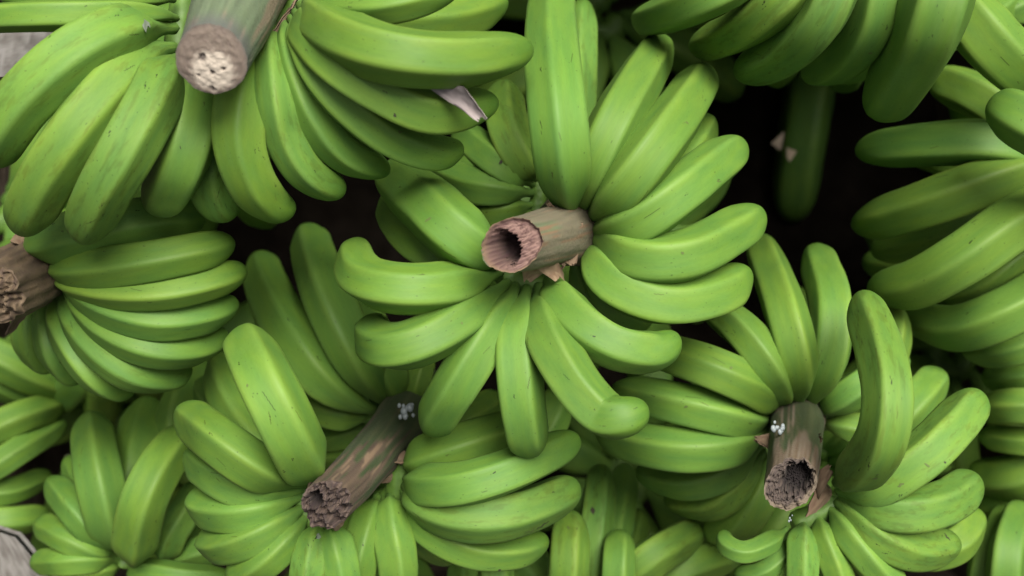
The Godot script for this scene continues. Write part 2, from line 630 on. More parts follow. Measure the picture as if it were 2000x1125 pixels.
func pale_cut(rho: float, a: float) -> Array:
	var x := rho * cos(a)
	var y := rho * sin(a)
	var n := fibre.get_noise_2d(x * 4.0, y * 4.0)
	var c := Color(0.21, 0.155, 0.13).lerp(Color(0.28, 0.21, 0.175), clampf(0.5 + n, 0, 1))
	# the pale wet heart of the cut
	var q := Vector2(x + 0.30, y - 0.02)
	var heart := q.length() * 0.86 + 0.10 * n
	c = c.lerp(Color(0.72, 0.60, 0.52), 1.0 - smooth(0.42, 0.60, heart))
	var d := 0.0008 * n
	for s in [[0.12, 0.22, 0.13], [-0.28, -0.30, 0.06], [-0.34, 0.04, 0.065], [-0.40, 0.45, 0.05], [-0.84, 0.16, 0.09]]:
		var e := Vector2(x - s[0], y - s[1]).length() + 0.03 * n
		var k := 1.0 - smooth(s[2] * 0.3, s[2] * 1.3, e)
		c = c.lerp(Color(0.07, 0.045, 0.045), k * 0.85)
		d -= 0.0018 * k
	c = c.lerp(Color(0.19, 0.15, 0.13), smooth(0.9, 1.0, rho))
	return [d * smooth(1.0, 0.93, rho) + 0.003 * (1.0 - rho * rho), c]

func hollow_cut(rho: float, a: float) -> Array:
	var x := rho * cos(a)
	var y := rho * sin(a)
	var n := fibre.get_noise_2d(x * 2.0, y * 9.0)
	var c := Color(0.36, 0.21, 0.18).lerp(Color(0.17, 0.085, 0.08), clampf(0.5 + 1.6 * n, 0, 1))
	var e := Vector2(x + 0.42, y * 0.8 - 0.02).length()
	var k := 1.0 - smooth(0.30, 0.62, e + 0.08 * n)
	c = c.lerp(Color(0.035, 0.015, 0.015), k)
	c = c.lerp(Color(0.30, 0.19, 0.12), smooth(0.93, 0.99, rho + 0.05 * n))
	return [-0.030 * k - 0.004 * smooth(1.0, 0.85, rho) + 0.0016 * n * smooth(1.0, 0.9, rho), c]

func rotten_cut(rho: float, a: float) -> Array:
	var x := rho * cos(a)
	var y := rho * sin(a)
	var n := fibre.get_noise_2d(x * 5.0, y * 5.0)
	var fine := fibre.get_noise_2d(x * 14.0 + 30.0, y * 14.0)
	var k := 1.0 - smooth(0.40, 0.75, Vector2(x - 0.22, y).length() + 0.25 * n)
	var c := Color(0.17, 0.12, 0.10).lerp(Color(0.09, 0.065, 0.06), clampf(0.5 + 1.5 * fine, 0, 1))
	c = c.lerp(Color(0.020, 0.014, 0.013), k)
	c = c.lerp(Color(0.27, 0.20, 0.15), smooth(0.84, 0.96, rho + 0.12 * n - 0.12 * sin(a)))
	return [-0.018 * k + 0.004 * fine * smooth(1.0, 0.9, rho), c]

func fibrous_cut(rho: float, a: float) -> Array:
	var x := rho * cos(a)
	var y := rho * sin(a)
	var n := fibre.get_noise_2d(x * 2.0 + 7.0, y * 7.0)
	var pit := lumps.get_noise_2d(x * 3.0, y * 3.0)
	var c := Color(0.25, 0.17, 0.105).lerp(Color(0.12, 0.075, 0.05), clampf(0.5 + 1.6 * n, 0, 1))
	var k := 1.0 - smooth(0.10, 0.24, Vector2(x - 0.1, y + 0.1).length() + 0.05 * n)
	c = c.lerp(Color(0.02, 0.014, 0.01), k)
	return [-0.02 * k + (0.008 * pit + 0.004 * n) * smooth(1.0, 0.85, rho) + 0.006 * (1.0 - rho * rho), c]

func ragged_cut(rho: float, a: float) -> Array:
	var x := rho * cos(a)
	var y := rho * sin(a)
	var n := fibre.get_noise_2d(x * 3.0 + 3.0, y * 9.0)
	var pit := lumps.get_noise_2d(x * 2.5 + 4.0, y * 2.5)
	var c := Color(0.16, 0.105, 0.085).lerp(Color(0.065, 0.042, 0.038), clampf(0.5 + 1.7 * n, 0, 1))
	var k := 1.0 - smooth(0.16, 0.40, Vector2(x - 0.25, y - 0.42).length() + 0.15 * n)
	c = c.lerp(Color(0.018, 0.012, 0.010), k)
	return [-0.016 * k + (0.008 * pit + 0.002 * n) * smooth(1.0, 0.8, rho) + 0.004 * (1.0 - rho), c]

func olive_rind(t: float, a: float) -> Color:
	var s := fibre.get_noise_3d(t * 1.6, cos(a) * 6.0, sin(a) * 6.0)
	var big := lumps.get_noise_3d(t * 2.0 + 2.0, cos(a) * 1.2, sin(a) * 1.2)
	var c := Color(0.055, 0.085, 0.024).lerp(Color(0.10, 0.125, 0.042), clampf(0.5 + 1.5 * s, 0, 1))
	var brown := Color(0.23, 0.15, 0.095).lerp(Color(0.34, 0.26, 0.20), clampf(0.4 + 1.5 * s, 0, 1))
	c = c.lerp(brown, maxf(smooth(0.80, 0.92, t + 0.3 * big), smooth(0.38, 0.3, t + 0.15 * big)))
	return c.lerp(brown, smooth(0.15, 0.35, absf(sin(a)) - 0.75 + 0.6 * s))

func bunch_top_left():
	bunch("bright banana bunch with the thick stalk whose pale cut end shows dark spots", 470, 20, 4)
	var st := stalk([520, -190, -2, 490, -70, 3, 452, 30, 9, 413, 116, 13.5], [100, 92, 80, 69], Vector2(-0.1, 0.0), grey_rind, pale_cut, 0.05)
	torn(st, 545, 45, 4, 590, -20, 3, 520, 70, 7)
	torn(st, 372, 10, 6, 362, 62, 6, 385, 30, 9)
	crown(26, [372, -30, 3, 352, 40, 3, 350, 110, 3, 375, 160, 3])
	crown(26, [470, 110, 3, 520, 62, 3, 570, 30, 3, 590, -20, 3])
	nana(30, 30, [345, 0, 4, 290, -8, 6, 150, -14, 7, 0, -8, 6])
	nana(30, 30, [352, 38, 5, 300, 27, 7, 150, 28, 9, 20, 32, 9, -90, 40, 7], 0.10)
	worn = 1.0
	nana(53, 40, [352, 55, 5, 285, 55, 7, 215, 75, 9, 140, 115, 10, 60, 185, 10, 10, 255, 9, -14, 312, 7], 0.1)
	nana(54, 34, [350, 92, 5, 295, 105, 7, 225, 165, 9, 155, 245, 10, 98, 325, 9.5, 62, 395, 8, 44, 448, 6], 0.1)
	nana(54, 38, [350, 110, 5, 325, 135, 7, 300, 195, 9.5, 254, 280, 10.5, 208, 360, 10, 174, 430, 8, 166, 455, 6.5], 0.09)
	worn = 0.12
	nana(54, 10, [380, 160, 4, 380, 185, 6, 374, 240, 7.8, 354, 310, 8, 326, 370, 6.4, 302, 404, 5])
	nana(49, -20, [450, 120, 4, 440, 180, 5, 424, 260, 5, 412, 330, 5, 425, 385, 4.4, 452, 416, 3.4])
	nana(46, -12, [500, 75, 5, 492, 120, 7, 470, 200, 9, 467, 280, 9, 492, 355, 8, 532, 398, 6.4, 572, 410, 5.4], 0.10)
	nana(41, -8, [532, 50, 5, 533, 95, 7, 537, 180, 9, 553, 260, 8.6, 595, 332, 7.6, 668, 376, 5.4], 0.10)
	nana(41, 10, [550, 40, 5, 566, 85, 7, 584, 155, 8.6, 615, 228, 8.6, 668, 293, 7.6, 758, 336, 5.4], 0.10)
	nana(42, -22, [565, 32, 5, 598, 72, 8, 630, 145, 9.8, 688, 212, 9.6, 765, 270, 8.6, 850, 298, 7, 900, 288, 5.6], 0.10)
	nana(48, -14, [575, 22, 5, 615, 66, 9, 665, 122, 11, 745, 175, 11, 840, 214, 10.2, 970, 200, 7.8], 0.10)
	nana(56, -30, [585, 8, 5, 630, 45, 9, 690, 82, 12, 780, 108, 13, 900, 115, 12, 1036, 96, 9.2], 0.10)
	nana(38, 28, [592, -8, 5, 650, 6, 9, 760, 8, 11, 900, -28, 10])
	nana(40, 10, [592, 0, 3, 690, 34, 5, 800, 42, 5, 900, 32, 3, 985, 2, 0])

func bunch_centre():
	bunch("whole banana bunch with a hollow reddish cut stalk and fruit fanned out all round", 1090, 470, 3)
	var st := stalk([1150, 430, -3, 1112, 448, 2, 1060, 464, 6.5, 1000, 478, 9.5], [74, 76, 56, 52], Vector2(-0.62, 0.0), tan_rind, hollow_cut, 0.08, 0.003)
	torn(st, 1100, 412, 5, 1132, 440, 4, 1078, 398, 6, 1.2)
	torn(st, 1120, 430, 5, 1136, 480, 4.4, 1140, 440, 5, 1.0)
	torn(st, 1095, 505, 5, 1132, 478, 4.4, 1122, 512, 5, 0.9)
	torn(st, 1040, 520, 6.5, 1085, 500, 6.5, 1094, 545, 6, 1.25)
	torn(st, 1018, 520, 6, 1070, 528, 6, 1030, 550, 5.5, 1.3)
	torn(st, 1110, 500, 4, 1128, 450, 4, 1092, 520, 5, 0.8)
	crown(24, [1095, 425, 1.5, 1140, 432, 1.5, 1150, 470, 1.5, 1125, 500, 1.5])
	crown(26, [975, 520, 2, 1000, 545, 2.4, 1035, 556, 2.6, 1075, 545, 2])
	# the hand at the upper right
	nana(54, -4, [1118, 428, 2, 1107, 392, 4.5, 1096, 310, 7.5, 1087, 220, 8, 1078, 120, 5.5, 1076, 30, 1, 1080, -20, -3], 0.06)
	nana(46, 22, [1130, 430, 2, 1138, 398, 3.6, 1162, 325, 6, 1206, 232, 6, 1254, 148, 2, 1292, 84, -3.5], 0.07)
	nana(50, -28, [1140, 435, 2, 1170, 412, 4, 1222, 362, 6.6, 1284, 283, 6.6, 1340, 205, 2.5, 1376, 142, -3], 0.07)
	nana(38, 5, [1145, 440, 1, 1220, 420, 1, 1290, 360, 1.5, 1345, 295, 0, 1382, 235, -3])
	nana(47, -20, [1142, 446, 2, 1185, 448, 4, 1252, 428, 6, 1322, 380, 6, 1390, 326, 4, 1446, 284, 1], 0.10)
	nana(49, -24, [1146, 460, 2, 1188, 474, 4, 1258, 505, 5.8, 1340, 500, 5.8, 1420, 460, 4, 1482, 418, 1.5], 0.10)
	nana(47, -26, [1142, 478, 2, 1168, 510, 4, 1218, 562, 5.2, 1300, 588, 5.4, 1390, 574, 4.4, 1458, 532, 2], 0.09)
	nana(34, 20, [1118, 490, 1, 1130, 535, 0.5, 1165, 590, -1, 1205, 630, -3])
	nana(34, 0, [1130, 490, 1, 1158, 540, 1, 1205, 595, 0, 1260, 630, -2])
	# the hand at the front
	nana(46, 26, [1066, 545, 2.5, 1094, 588, 5, 1142, 640, 6.6, 1208, 678, 7, 1280, 684, 6.4, 1326, 656, 6], 0.12)
	nana(47, -12, [1052, 552, 2.8, 1060, 610, 5, 1084, 680, 7, 1126, 752, 8, 1176, 806, 8.4, 1216, 814, 8.8, 1264, 796, 8.4], 0.13)
	nana(46, -18, [1030, 555, 2.8, 1020, 610, 4.6, 1012, 680, 6, 1016, 760, 6.4, 1026, 830, 5.6, 1036, 880, 3.6], 0.14)
	nana(44, 12, [1010, 552, 2.8, 988, 598, 4.6, 942, 670, 6, 896, 745, 6, 862, 800, 4.6, 846, 836, 2.6], 0.14)
	nana(46, 34, [998, 548, 2.8, 958, 580, 4.6, 890, 632, 6.6, 822, 668, 7.4, 766, 680, 7, 732, 664, 5, 734, 634, 2], 0.13)
	nana(45, 36, [984, 528, 2.8, 930, 546, 5, 850, 562, 7, 770, 562, 7.4, 712, 545, 6, 694, 508, 3.6, 704, 478, 1.4], 0.11)
	nana(56, 30, [985, 515, 2.8, 940, 490, 5, 892, 456, 6, 838, 405, 4.5, 790, 364, 1.5, 764, 342, -1], 0.09)
	nana(40, 10, [972, 522, 1, 900, 508, 2, 832, 482, 1.5, 786, 432, -0.5, 764, 386, -3])
	# the shaded hand behind
	crown(16, [1050, 350, -2, 1052, 385, -2, 1046, 420, -2])
	nana(38, 12, [1048, 352, -2, 1018, 315, -0.5, 990, 250, -1, 984, 170, -4], 0.1)
	nana(33, 20, [1046, 362, -2, 988, 330, -0.5, 940, 294, -1.5, 898, 255, -4], 0.12)
	nana(33, -10, [1046, 378, -2, 982, 371, -0.5, 920, 360, -1, 862, 334, -3, 820, 300, -5], 0.12)
	nana(27, 0, [1046, 398, -2, 985, 412, -1, 930, 416, -1.5, 872, 396, -3], 0.12)
	nana(20, 0, [1046, 412, -2, 1000, 427, -1.6, 945, 438, -2], 0.12)
	nana(30, 0, [1110, 380, -3, 1128, 250, -4, 1134, 120, -6, 1138, 0, -9])

func bunch_left():
	bunch("compact left bunch with brown rotted stalk at the picture edge and tightly packed fruit", 70, 540, -2)
	var st := stalk([100, 525, -8, 66, 535, -3, 26, 552, 0, -22, 575, 3], [46, 62, 68, 60], Vector2(0.2, 0.3), brown_rind, fibrous_cut, 0.2, 0.01)
	torn(st, 20, 470, -1, 70, 490, -1, 45, 455, -2, 0.9)
	torn(st, 30, 620, -1, 75, 590, -2, 20, 655, -3, 0.8)
	crown(22, [110, 500, -3, 128, 535, -3.4, 118, 570, -4])
	nana(45, 22, [50, 486, -1.2, 90, 472, 0, 190, 446, 1.2, 290, 428, 0.6, 396, 424, -2], 0.02)
	nana(40, 6, [100, 526, -2.4, 130, 526, -0.6, 200, 522, 1, 300, 508, 1.4, 400, 488, 0.4, 452, 474, -1.4], 0.05)
	nana(38, 18, [108, 532, -3, 150, 548, -1.2, 230, 566, 0.4, 330, 566, 0.6, 425, 545, -0.6, 476, 526, -2.4], 0.05)
	nana(37, 18, [112, 538, -3.4, 155, 562, -2, 222, 602, -0.6, 310, 625, -0.4, 400, 614, -1.6, 460, 590, -3.4], 0.06)
	nana(37, 18, [114, 545, -3.8, 155, 582, -2.8, 210, 640, -1.6, 290, 678, -1.2, 372, 680, -2.4, 438, 652, -4.4], 0.06)
	nana(38, 18, [112, 550, -4.2, 138, 598, -3.4, 184, 666, -2.4, 250, 720, -2.2, 318, 732, -3.4, 364, 716, -5.4], 0.06)
	nana(36, 14, [108, 555, -4.6, 118, 608, -4, 148, 676, -3.2, 195, 735, -3.4, 255, 760, -5.4], 0.07)
	nana(33, 10, [104, 556, -5, 98, 615, -4.6, 108, 684, -4.4, 150, 742, -6], 0.08)
	nana(33, 0, [96, 556, -5.4, 68, 610, -5.2, 66, 668, -5.4, 96, 718, -7], 0.08)

func bunch_bottom_centre():
	bunch("lower centre bunch with a long green and brown stalk ending in a ragged dark cut", 700, 900, 0)
	var st := stalk([825, 770, -10, 792, 815, -6, 725, 893, 0, 680, 945, 4, 638, 985, 7.5], [56, 54, 50, 48, 47], Vector2(0.0, 0.3), two_tone_rind, ragged_cut, 0.09, 0.009)
	torn(st, 598, 960, 4.5, 625, 930, 4, 610, 915, 5.5)
	torn(st, 745, 900, 0, 790, 880, -1, 800, 895, 0)
	torn(st, 780, 905, -1, 735, 945, 0, 800, 925, -2, 0.8)
	torn(st, 830, 845, -4, 820, 815, -5, 836, 840, -3)
	torn(st, 690, 985, 4, 650, 1015, 5, 655, 1028, 4)
	sap(st, 795, 803, -0.9, 22, 9)
	# the hand round the cut end
	crown(24, [608, 930, 2, 592, 965, 2.2, 605, 1010, 2.2, 650, 1022, 2])
	nana(56, 36, [608, 940, 2.4, 594, 905, 4.6, 562, 840, 7, 524, 762, 7.4, 496, 702, 5.5, 476, 658, 2.5], 0.05)
	nana(45, 14, [604, 946, 2.4, 552, 935, 4, 492, 905, 5.6, 430, 862, 5.4, 382, 824, 3, 364, 806, 1.4], 0.13)
	nana(38, 12, [598, 955, 2.4, 545, 962, 3.4, 482, 952, 4.2, 420, 922, 3.4, 376, 888, 1], 0.14)
	nana(39, 10, [596, 968, 2.4, 542, 984, 3.4, 475, 998, 4, 412, 994, 2.8, 384, 972, 1], 0.13)
	nana(39, 10, [600, 985, 2.4, 552, 1018, 3.4, 490, 1050, 3.8, 432, 1064, 2.6, 408, 1050, 0.6], 0.12)
	nana(36, 0, [606, 1000, 2.4, 562, 1050, 3.4, 512, 1096, 3.6, 452, 1130, 2], 0.13)
	nana(33, 6, [622, 1012, 2.4, 612, 1060, 3.4, 602, 1115, 3.8, 590, 1170, 3], 0.13)
	nana(34, -8, [644, 1015, 2.4, 655, 1062, 3.4, 668, 1115, 3.6, 676, 1170, 3], 0.13)
	# the hand at the right of the stalk
	crown(24, [795, 890, -1, 782, 925, -1, 770, 965, -1.2, 735, 985, -1.6])
	nana(37, -6, [738, 965, -1, 718, 1030, 1, 702, 1090, 1.6, 690, 1160, 1], 0.14)
	nana(37, -10, [762, 965, -1, 764, 1020, 1, 776, 1085, 1.6, 782, 1160, 1], 0.14)
	nana(30, 0, [780, 955, -2, 800, 1005, -1.6, 832, 1055, -2, 880, 1090, -3.6], 0.1)
	nana(35, -18, [784, 950, -1, 812, 1000, 0.6, 855, 1042, 1.4, 925, 1074, 1.4, 1000, 1076, 0.6, 1066, 1054, -1], 0.09)
	nana(47, 10, [788, 945, -1, 830, 982, 1.6, 900, 1010, 3, 980, 1010, 3, 1060, 984, 1.6, 1122, 950, -0.6], 0.09)
	nana(42, 34, [790, 932, -1, 828, 948, 2, 900, 948, 4, 985, 924, 4, 1062, 890, 2.6, 1126, 856, 0.6], 0.09)
	nana(42, -12, [792, 912, -1.4, 822, 898, 0, 880, 878, 1, 950, 856, 0.4, 1024, 832, -2], 0.08)
	nana(30, 0, [800, 860, -5, 850, 842, -4.4, 910, 815, -4.4, 975, 775, -6])
	nana(34, 10, [1000, 900, -5, 1050, 856, -4, 1080, 812, -4, 1084, 765, -5])
	# the shaded hand at the far end of the stalk
	crown(22, [722, 812, -7, 752, 782, -7, 800, 780, -7, 830, 800, -7])
	nana(46, 12, [758, 790, -7, 736, 762, -5.4, 692, 690, -4, 644, 590, -4.4, 616, 510, -8, 602, 450, -13], 0.06)
	nana(46, 14, [742, 800, -7, 698, 788, -5.6, 632, 735, -4.6, 572, 650, -5.4, 530, 570, -9, 508, 505, -14], 0.07)
	nana(35, 0, [735, 806, -7.4, 690, 808, -7, 632, 796, -7, 575, 758, -9], 0.09)
	nana(28, 0, [735, 830, -9, 660, 850, -9.4, 590, 850, -11])
	nana(36, 0, [770, 850, -9, 690, 880, -10, 600, 885, -12])
	nana(36, 0, [782, 788, -7, 764, 745, -5.6, 730, 660, -5.4, 702, 570, -8], 0.1)
	nana(25, 0, [806, 788, -7, 815, 750, -6, 832, 690, -6.6], 0.1)
	nana(30, 0, [835, 800, -7.5, 872, 760, -7.5, 930, 700, -9], 0.1)
	# fruit that stays in the shade of the big one
	nana(42, 10, [590, 920, -1, 540, 900, -2, 480, 830, -3, 440, 755, -4.4, 436, 700, -7], 0.1)
	nana(40, 0, [560, 900, -6, 490, 850, -7, 430, 800, -8, 402, 745, -10], 0.1)

func bunch_bottom_right():
	bunch("lower right bunch with a dark rotted hollow in its stalk and one fruit standing upright", 1560, 880, 0)
	var st := stalk([1560, 780, -7, 1556, 830, -3, 1552, 890, 2, 1545, 945, 6], [56, 53, 51, 50], Vector2(-0.75, 0.1), olive_rind, rotten_cut, 0.09, 0.006)
	torn(st, 1508, 845, -1, 1515, 880, 0, 1480, 855, 0)
	torn(st, 1590, 845, -1, 1598, 880, 0, 1608, 852, 1)
	torn(st, 1580, 930, 3, 1600, 975, 3, 1624, 914, 4, 1.2)
	torn(st, 1598, 930, 3, 1575, 1010, 3, 1612, 965, 2, 1.1)
	sap(st, 1520, 835, 2.6, 15, 12)
	sap(st, 1545, 1012, 4.6, 9, 4)
	# the hand at the far end
	crown(24, [1492, 850, -4.5, 1510, 805, -4.4, 1555, 785, -4.4, 1600, 805, -4.4, 1615, 840, -4.6])
	nana(39, 12, [1522, 800, -4, 1492, 770, -2, 1430, 737, -0.5, 1350, 706, -1, 1272, 684, -4], 0.08)
	nana(39, 14, [1512, 812, -4, 1466, 820, -2.4, 1400, 805, -1.2, 1310, 784, -1.6, 1200, 762, -4.6], 0.10)
	nana(43, 12, [1505, 830, -4, 1450, 860, -2.6, 1370, 878, -1.4, 1280, 872, -2, 1172, 842, -5], 0.10)
	nana(34, 8, [1496, 858, -5, 1430, 915, -4.6, 1350, 942, -5, 1250, 920, -7.6])
	nana(34, 10, [1496, 875, -5.4, 1450, 940, -5, 1392, 982, -5.6, 1305, 975, -8])
	nana(36, 10, [1500, 885, -5.6, 1482, 958, -5.2, 1440, 1018, -6, 1388, 1040, -8])
	nana(37, 8, [1532, 800, -4, 1524, 768, -2.4, 1500, 710, -0.8, 1450, 648, -1.4, 1384, 596, -4.4], 0.10)
	nana(41, 4, [1552, 796, -4, 1558, 768, -2.4, 1556, 700, -0.8, 1536, 615, -1.2, 1506, 530, -4.4, 1482, 470, -8], 0.09)
	nana(39, 26, [1580, 800, -4, 1592, 765, -2.6, 1620, 690, -1.4, 1626, 600, -2, 1606, 530, -4.6, 1592, 490, -7], 0.10)
	nana(33, 10, [1590, 810, -4, 1640, 780, -2.6, 1700, 740, -2.4, 1764, 700, -4.6], 0.10)
	nana(30, 0, [1598, 826, -4.4, 1650, 833, -3.4, 1720, 848, -4, 1780, 860, -6], 0.1)
	nana(30, 0, [1690, 780, -4, 1730, 720, -3.6, 1748, 660, -4, 1744, 606, -6])
	nana(40, 0, [1660, 880, -6, 1722, 850, -4.4, 1782, 792, -4, 1834, 730, -6])
	# the hand round the cut end
	crown(26, [1640, 945, 0.4, 1640, 975, 0.4, 1605, 1000, 0.4, 1545, 1030, 0.4])
	worn = 0.6
	nana(48, 40, [1628, 945, 1.4, 1672, 925, 5, 1722, 865, 8.4, 1738, 780, 9, 1722, 690, 7, 1698, 622, 4, 1686, 580, 1.4], 0.06)
	nana(47, 30, [1630, 958, 0.8, 1705, 952, 2.6, 1788, 905, 3.6, 1850, 848, 3, 1910, 774, 0.4], 0.05)
	nana(44, -30, [1634, 966, 0.6, 1692, 984, 2, 1762, 1000, 3, 1840, 984, 2.4, 1902, 938, 0.4], 0.08)
	nana(39, -10, [1628, 976, 0.6, 1665, 1006, 1.8, 1722, 1050, 2.6, 1792, 1075, 2, 1866, 1060, 0], 0.10)
	worn = 0.12
	nana(33, 0, [1730, 1075, -3, 1800, 1080, -2.6, 1870, 1060, -2.6, 1908, 1000, -4])
	nana(34, -6, [1615, 986, 0.6, 1650, 1030, 1.8, 1700, 1092, 2.4, 1760, 1160, 1.6], 0.12)
	nana(29, 4, [1595, 1002, 0.6, 1610, 1050, 1.6, 1634, 1112, 2, 1652, 1170, 1.6], 0.12)
	nana(31, 0, [1570, 1012, 0.6, 1566, 1060, 1.6, 1565, 1120, 2, 1560, 1180, 1.6], 0.12)
	nana(21, 10, [1540, 1030, 1, 1500, 1060, 2.4, 1455, 1078, 3, 1422, 1066, 2.6, 1412, 1040, 1.6], 0.14)
	nana(20, 0, [1548, 1040, 0.4, 1528, 1082, 1, 1490, 1114, 1.2, 1435, 1122, 0.4], 0.12)
	nana(21, 0, [1552, 1040, 0.4, 1542, 1090, 1, 1520, 1150, 1], 0.12)
	nana(24, 0, [1560, 1020, -2, 1525, 1090, -3, 1480, 1150, -4], 0.12)

func bunch_top_right():
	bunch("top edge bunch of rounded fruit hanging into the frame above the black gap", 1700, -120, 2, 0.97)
	crown(30, [1560, -140, 3, 1700, -160, 3, 1840, -150, 3])
	nana(39, 20, [1560, -120, 3, 1452, -42, 5.4, 1370, 0, 4.6, 1296, 30, 1, 1248, 40, -3])
	nana(42, 26, [1610, -120, 3, 1562, -40, 6, 1500, 22, 5, 1425, 70, 1.6, 1356, 92, -2])
	worn = 0.5
	nana(47, 30, [1680, -120, 3, 1642, -45, 6.4, 1602, 40, 6, 1532, 105, 3, 1444, 142, -0.6])
	nana(45, 22, [1740, -130, 3, 1722, -50, 5.6, 1702, 40, 5, 1652, 108, 2, 1576, 148, -1.6])
	nana(38, 0, [1760, -130, 1, 1752, -40, 2, 1734, 40, 1.5, 1690, 110, -2, 1640, 150, -5])
	worn = 0.12
	nana(64, 50, [1850, -150, 3, 1846, -60, 7, 1828, 20, 7.4, 1798, 96, 5.4, 1752, 168, 2.4, 1716, 212, -0.4], 0.1)
	nana(55, 8, [1850, -60, 0, 1884, 10, 1.4, 1940, 84, 1.6, 2012, 150, 0, 2080, 200, -3], 0.08)
	nana(34, 0, [1850, 100, -7, 1900, 60, -7, 1960, 10, -8, 2010, -50, -9])
	nana(34, 0, [1920, 60, -8, 1970, 20, -8, 2050, 0, -9, 2100, -30, -9])

func bunch_right():
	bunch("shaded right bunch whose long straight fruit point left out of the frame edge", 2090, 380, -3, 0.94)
	crown(34, [2090, 230, -3, 2100, 380, -3, 2090, 560, -3])
	nana(44, 10, [2080, 300, -4, 1990, 240, -2.4, 1920, 190, -2.4, 1822, 152, -5])
	nana(55, 30, [2200, 420, 2, 2130, 330, 5, 2060, 268, 6.4, 2000, 234, 6, 1946, 204, 4], 0.08)
	nana(45, 38, [2100, 312, -2, 2030, 298, -0.4, 1930, 278, 0.6, 1810, 281, -0.6, 1676, 294, -4], 0.08)
	nana(45, 18, [2100, 326, -2, 2030, 330, -0.2, 1948, 352, 0.8, 1850, 386, 0.4, 1750, 420, -1.6, 1672, 440, -4.4], 0.08, true)
	nana(49, 8, [2110, 372, -2, 2050, 398, 0.6, 1970, 440, 2, 1880, 502, 2, 1790, 550, 0.4, 1702, 566, -2.4], 0.06)
	nana(34, 0, [2060, 400, -4, 1930, 425, -3.6, 1810, 468, -4.4, 1706, 490, -7])
	nana(36, 0, [2080, 455, -3, 1990, 500, -1.6, 1920, 550, -2, 1820, 582, -4.6])
	nana(47, 12, [2110, 510, -3, 2050, 556, -1, 1962, 610, 0, 1870, 638, -1.6, 1778, 622, -5])
	nana(34, 0, [2110, 620, -4, 2040, 650, -3.4, 1970, 678, -3.6, 1886, 682, -6])
	nana(34, 0, [2060, 500, -8, 1900, 530, -8, 1760, 520, -10, 1690, 510, -12])

func bunch_left_shade():
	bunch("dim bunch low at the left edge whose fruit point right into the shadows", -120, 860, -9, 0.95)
	crown(30, [-115, 730, -10, -130, 860, -10, -115, 1000, -10])
	nana(38, 0, [-110, 660, -9, -20, 690, -7.6, 60, 730, -8.4, 140, 760, -11])
	nana(36, 10, [-115, 720, -10, -30, 730, -9, 40, 760, -10, 120, 790, -13])
	nana(30, 10, [-120, 860, -9, -30, 842, -7.4, 45, 812, -7.8, 122, 790, -11], 0.1)
	nana(28, 8, [-115, 950, -9, -30, 920, -7, 40, 878, -7.4, 126, 826, -11], 0.1)
	nana(25, 0, [-115, 985, -10, -30, 966, -8, 30, 956, -8.4, 96, 926, -11])
	nana(29, 4, [-115, 1020, -9, -30, 1018, -7.4, 30, 1016, -7.6, 92, 1006, -9.6])

func bunch_bottom_left():
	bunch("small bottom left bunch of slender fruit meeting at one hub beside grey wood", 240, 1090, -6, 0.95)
	crown(16, [222, 1068, -6, 245, 1085, -6, 240, 1110, -6])
	nana(43, 24, [234, 1076, -6, 220, 1035, -4.4, 202, 970, -3.4, 188, 900, -4, 178, 815, -7.4], 0.06)
	nana(43, 0, [242, 1072, -7, 254, 970, -6.4, 268, 880, -7, 292, 785, -10])
	nana(38, 0, [340, 960, -8, 340, 880, -7.6, 350, 800, -8.6, 398, 715, -12])
	nana(43, 20, [262, 1106, -3.4, 266, 1050, -1.8, 284, 970, -0.6, 324, 898, -1.6, 378, 842, -4.4], 0.02)
	nana(22, 0, [300, 980, -4, 300, 920, -4, 330, 870, -4.4, 370, 835, -6])
	nana(30, 8, [318, 1100, -5, 330, 1050, -4, 360, 998, -4.2, 396, 945, -6], 0.06)
	nana(25, 0, [345, 1095, -6, 365, 1040, -5.6, 395, 990, -6.4])
	nana(31, 16, [236, 1078, -6, 196, 1050, -4.6, 150, 1000, -4, 98, 938, -6], 0.13)
	nana(25, 0, [232, 1072, -7, 192, 1010, -6, 160, 950, -6.4, 134, 896, -8], 0.1, true)
	nana(29, 12, [236, 1086, -6, 182, 1074, -4.6, 130, 1050, -4.4, 76, 1022, -6], 0.14)
	nana(27, 8, [238, 1094, -6, 182, 1092, -4.6, 125, 1095, -4.4, 70, 1098, -6], 0.14)
	nana(22, 0, [242, 1104, -6.4, 182, 1116, -5, 120, 1132, -5], 0.14)
	nana(28, 20, [250, 1120, -5, 300, 1122, -3.4, 360, 1130, -3, 460, 1135, -4], 0.03)
	nana(30, 0, [318, 1108, -6, 365, 1085, -5, 420, 1070, -5, 480, 1065, -7], 0.03)

func bunch_right_edge():
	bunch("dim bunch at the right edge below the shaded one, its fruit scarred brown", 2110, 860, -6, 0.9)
	crown(30, [2100, 730, -6, 2120, 860, -6, 2100, 990, -6])
	nana(31, 0, [2100, 720, -6, 2040, 728, -4.6, 1985, 734, -5, 1928, 738, -7])
	nana(32, 10, [2100, 800, -6, 2050, 798, -4, 1985, 794, -3.8, 1915, 800, -6])
	nana(26, 10, [2100, 862, -6, 2050, 865, -4.6, 1985, 862, -5, 1915, 850, -7])
	nana(42, 0, [2110, 880, -7, 2050, 905, -6, 1985, 930, -6.4, 1904, 930, -9])
	nana(38, 0, [2110, 950, -8, 2050, 975, -7, 1985, 988, -7.6, 1910, 980, -10])
	nana(36, 10, [1955, 1200, -5, 1962, 1130, -3.4, 1972, 1060, -3.6, 1996, 990, -6])
	nana(29, 0, [1905, 1200, -6, 1918, 1130, -5, 1936, 1066, -5.6, 1968, 990, -8])

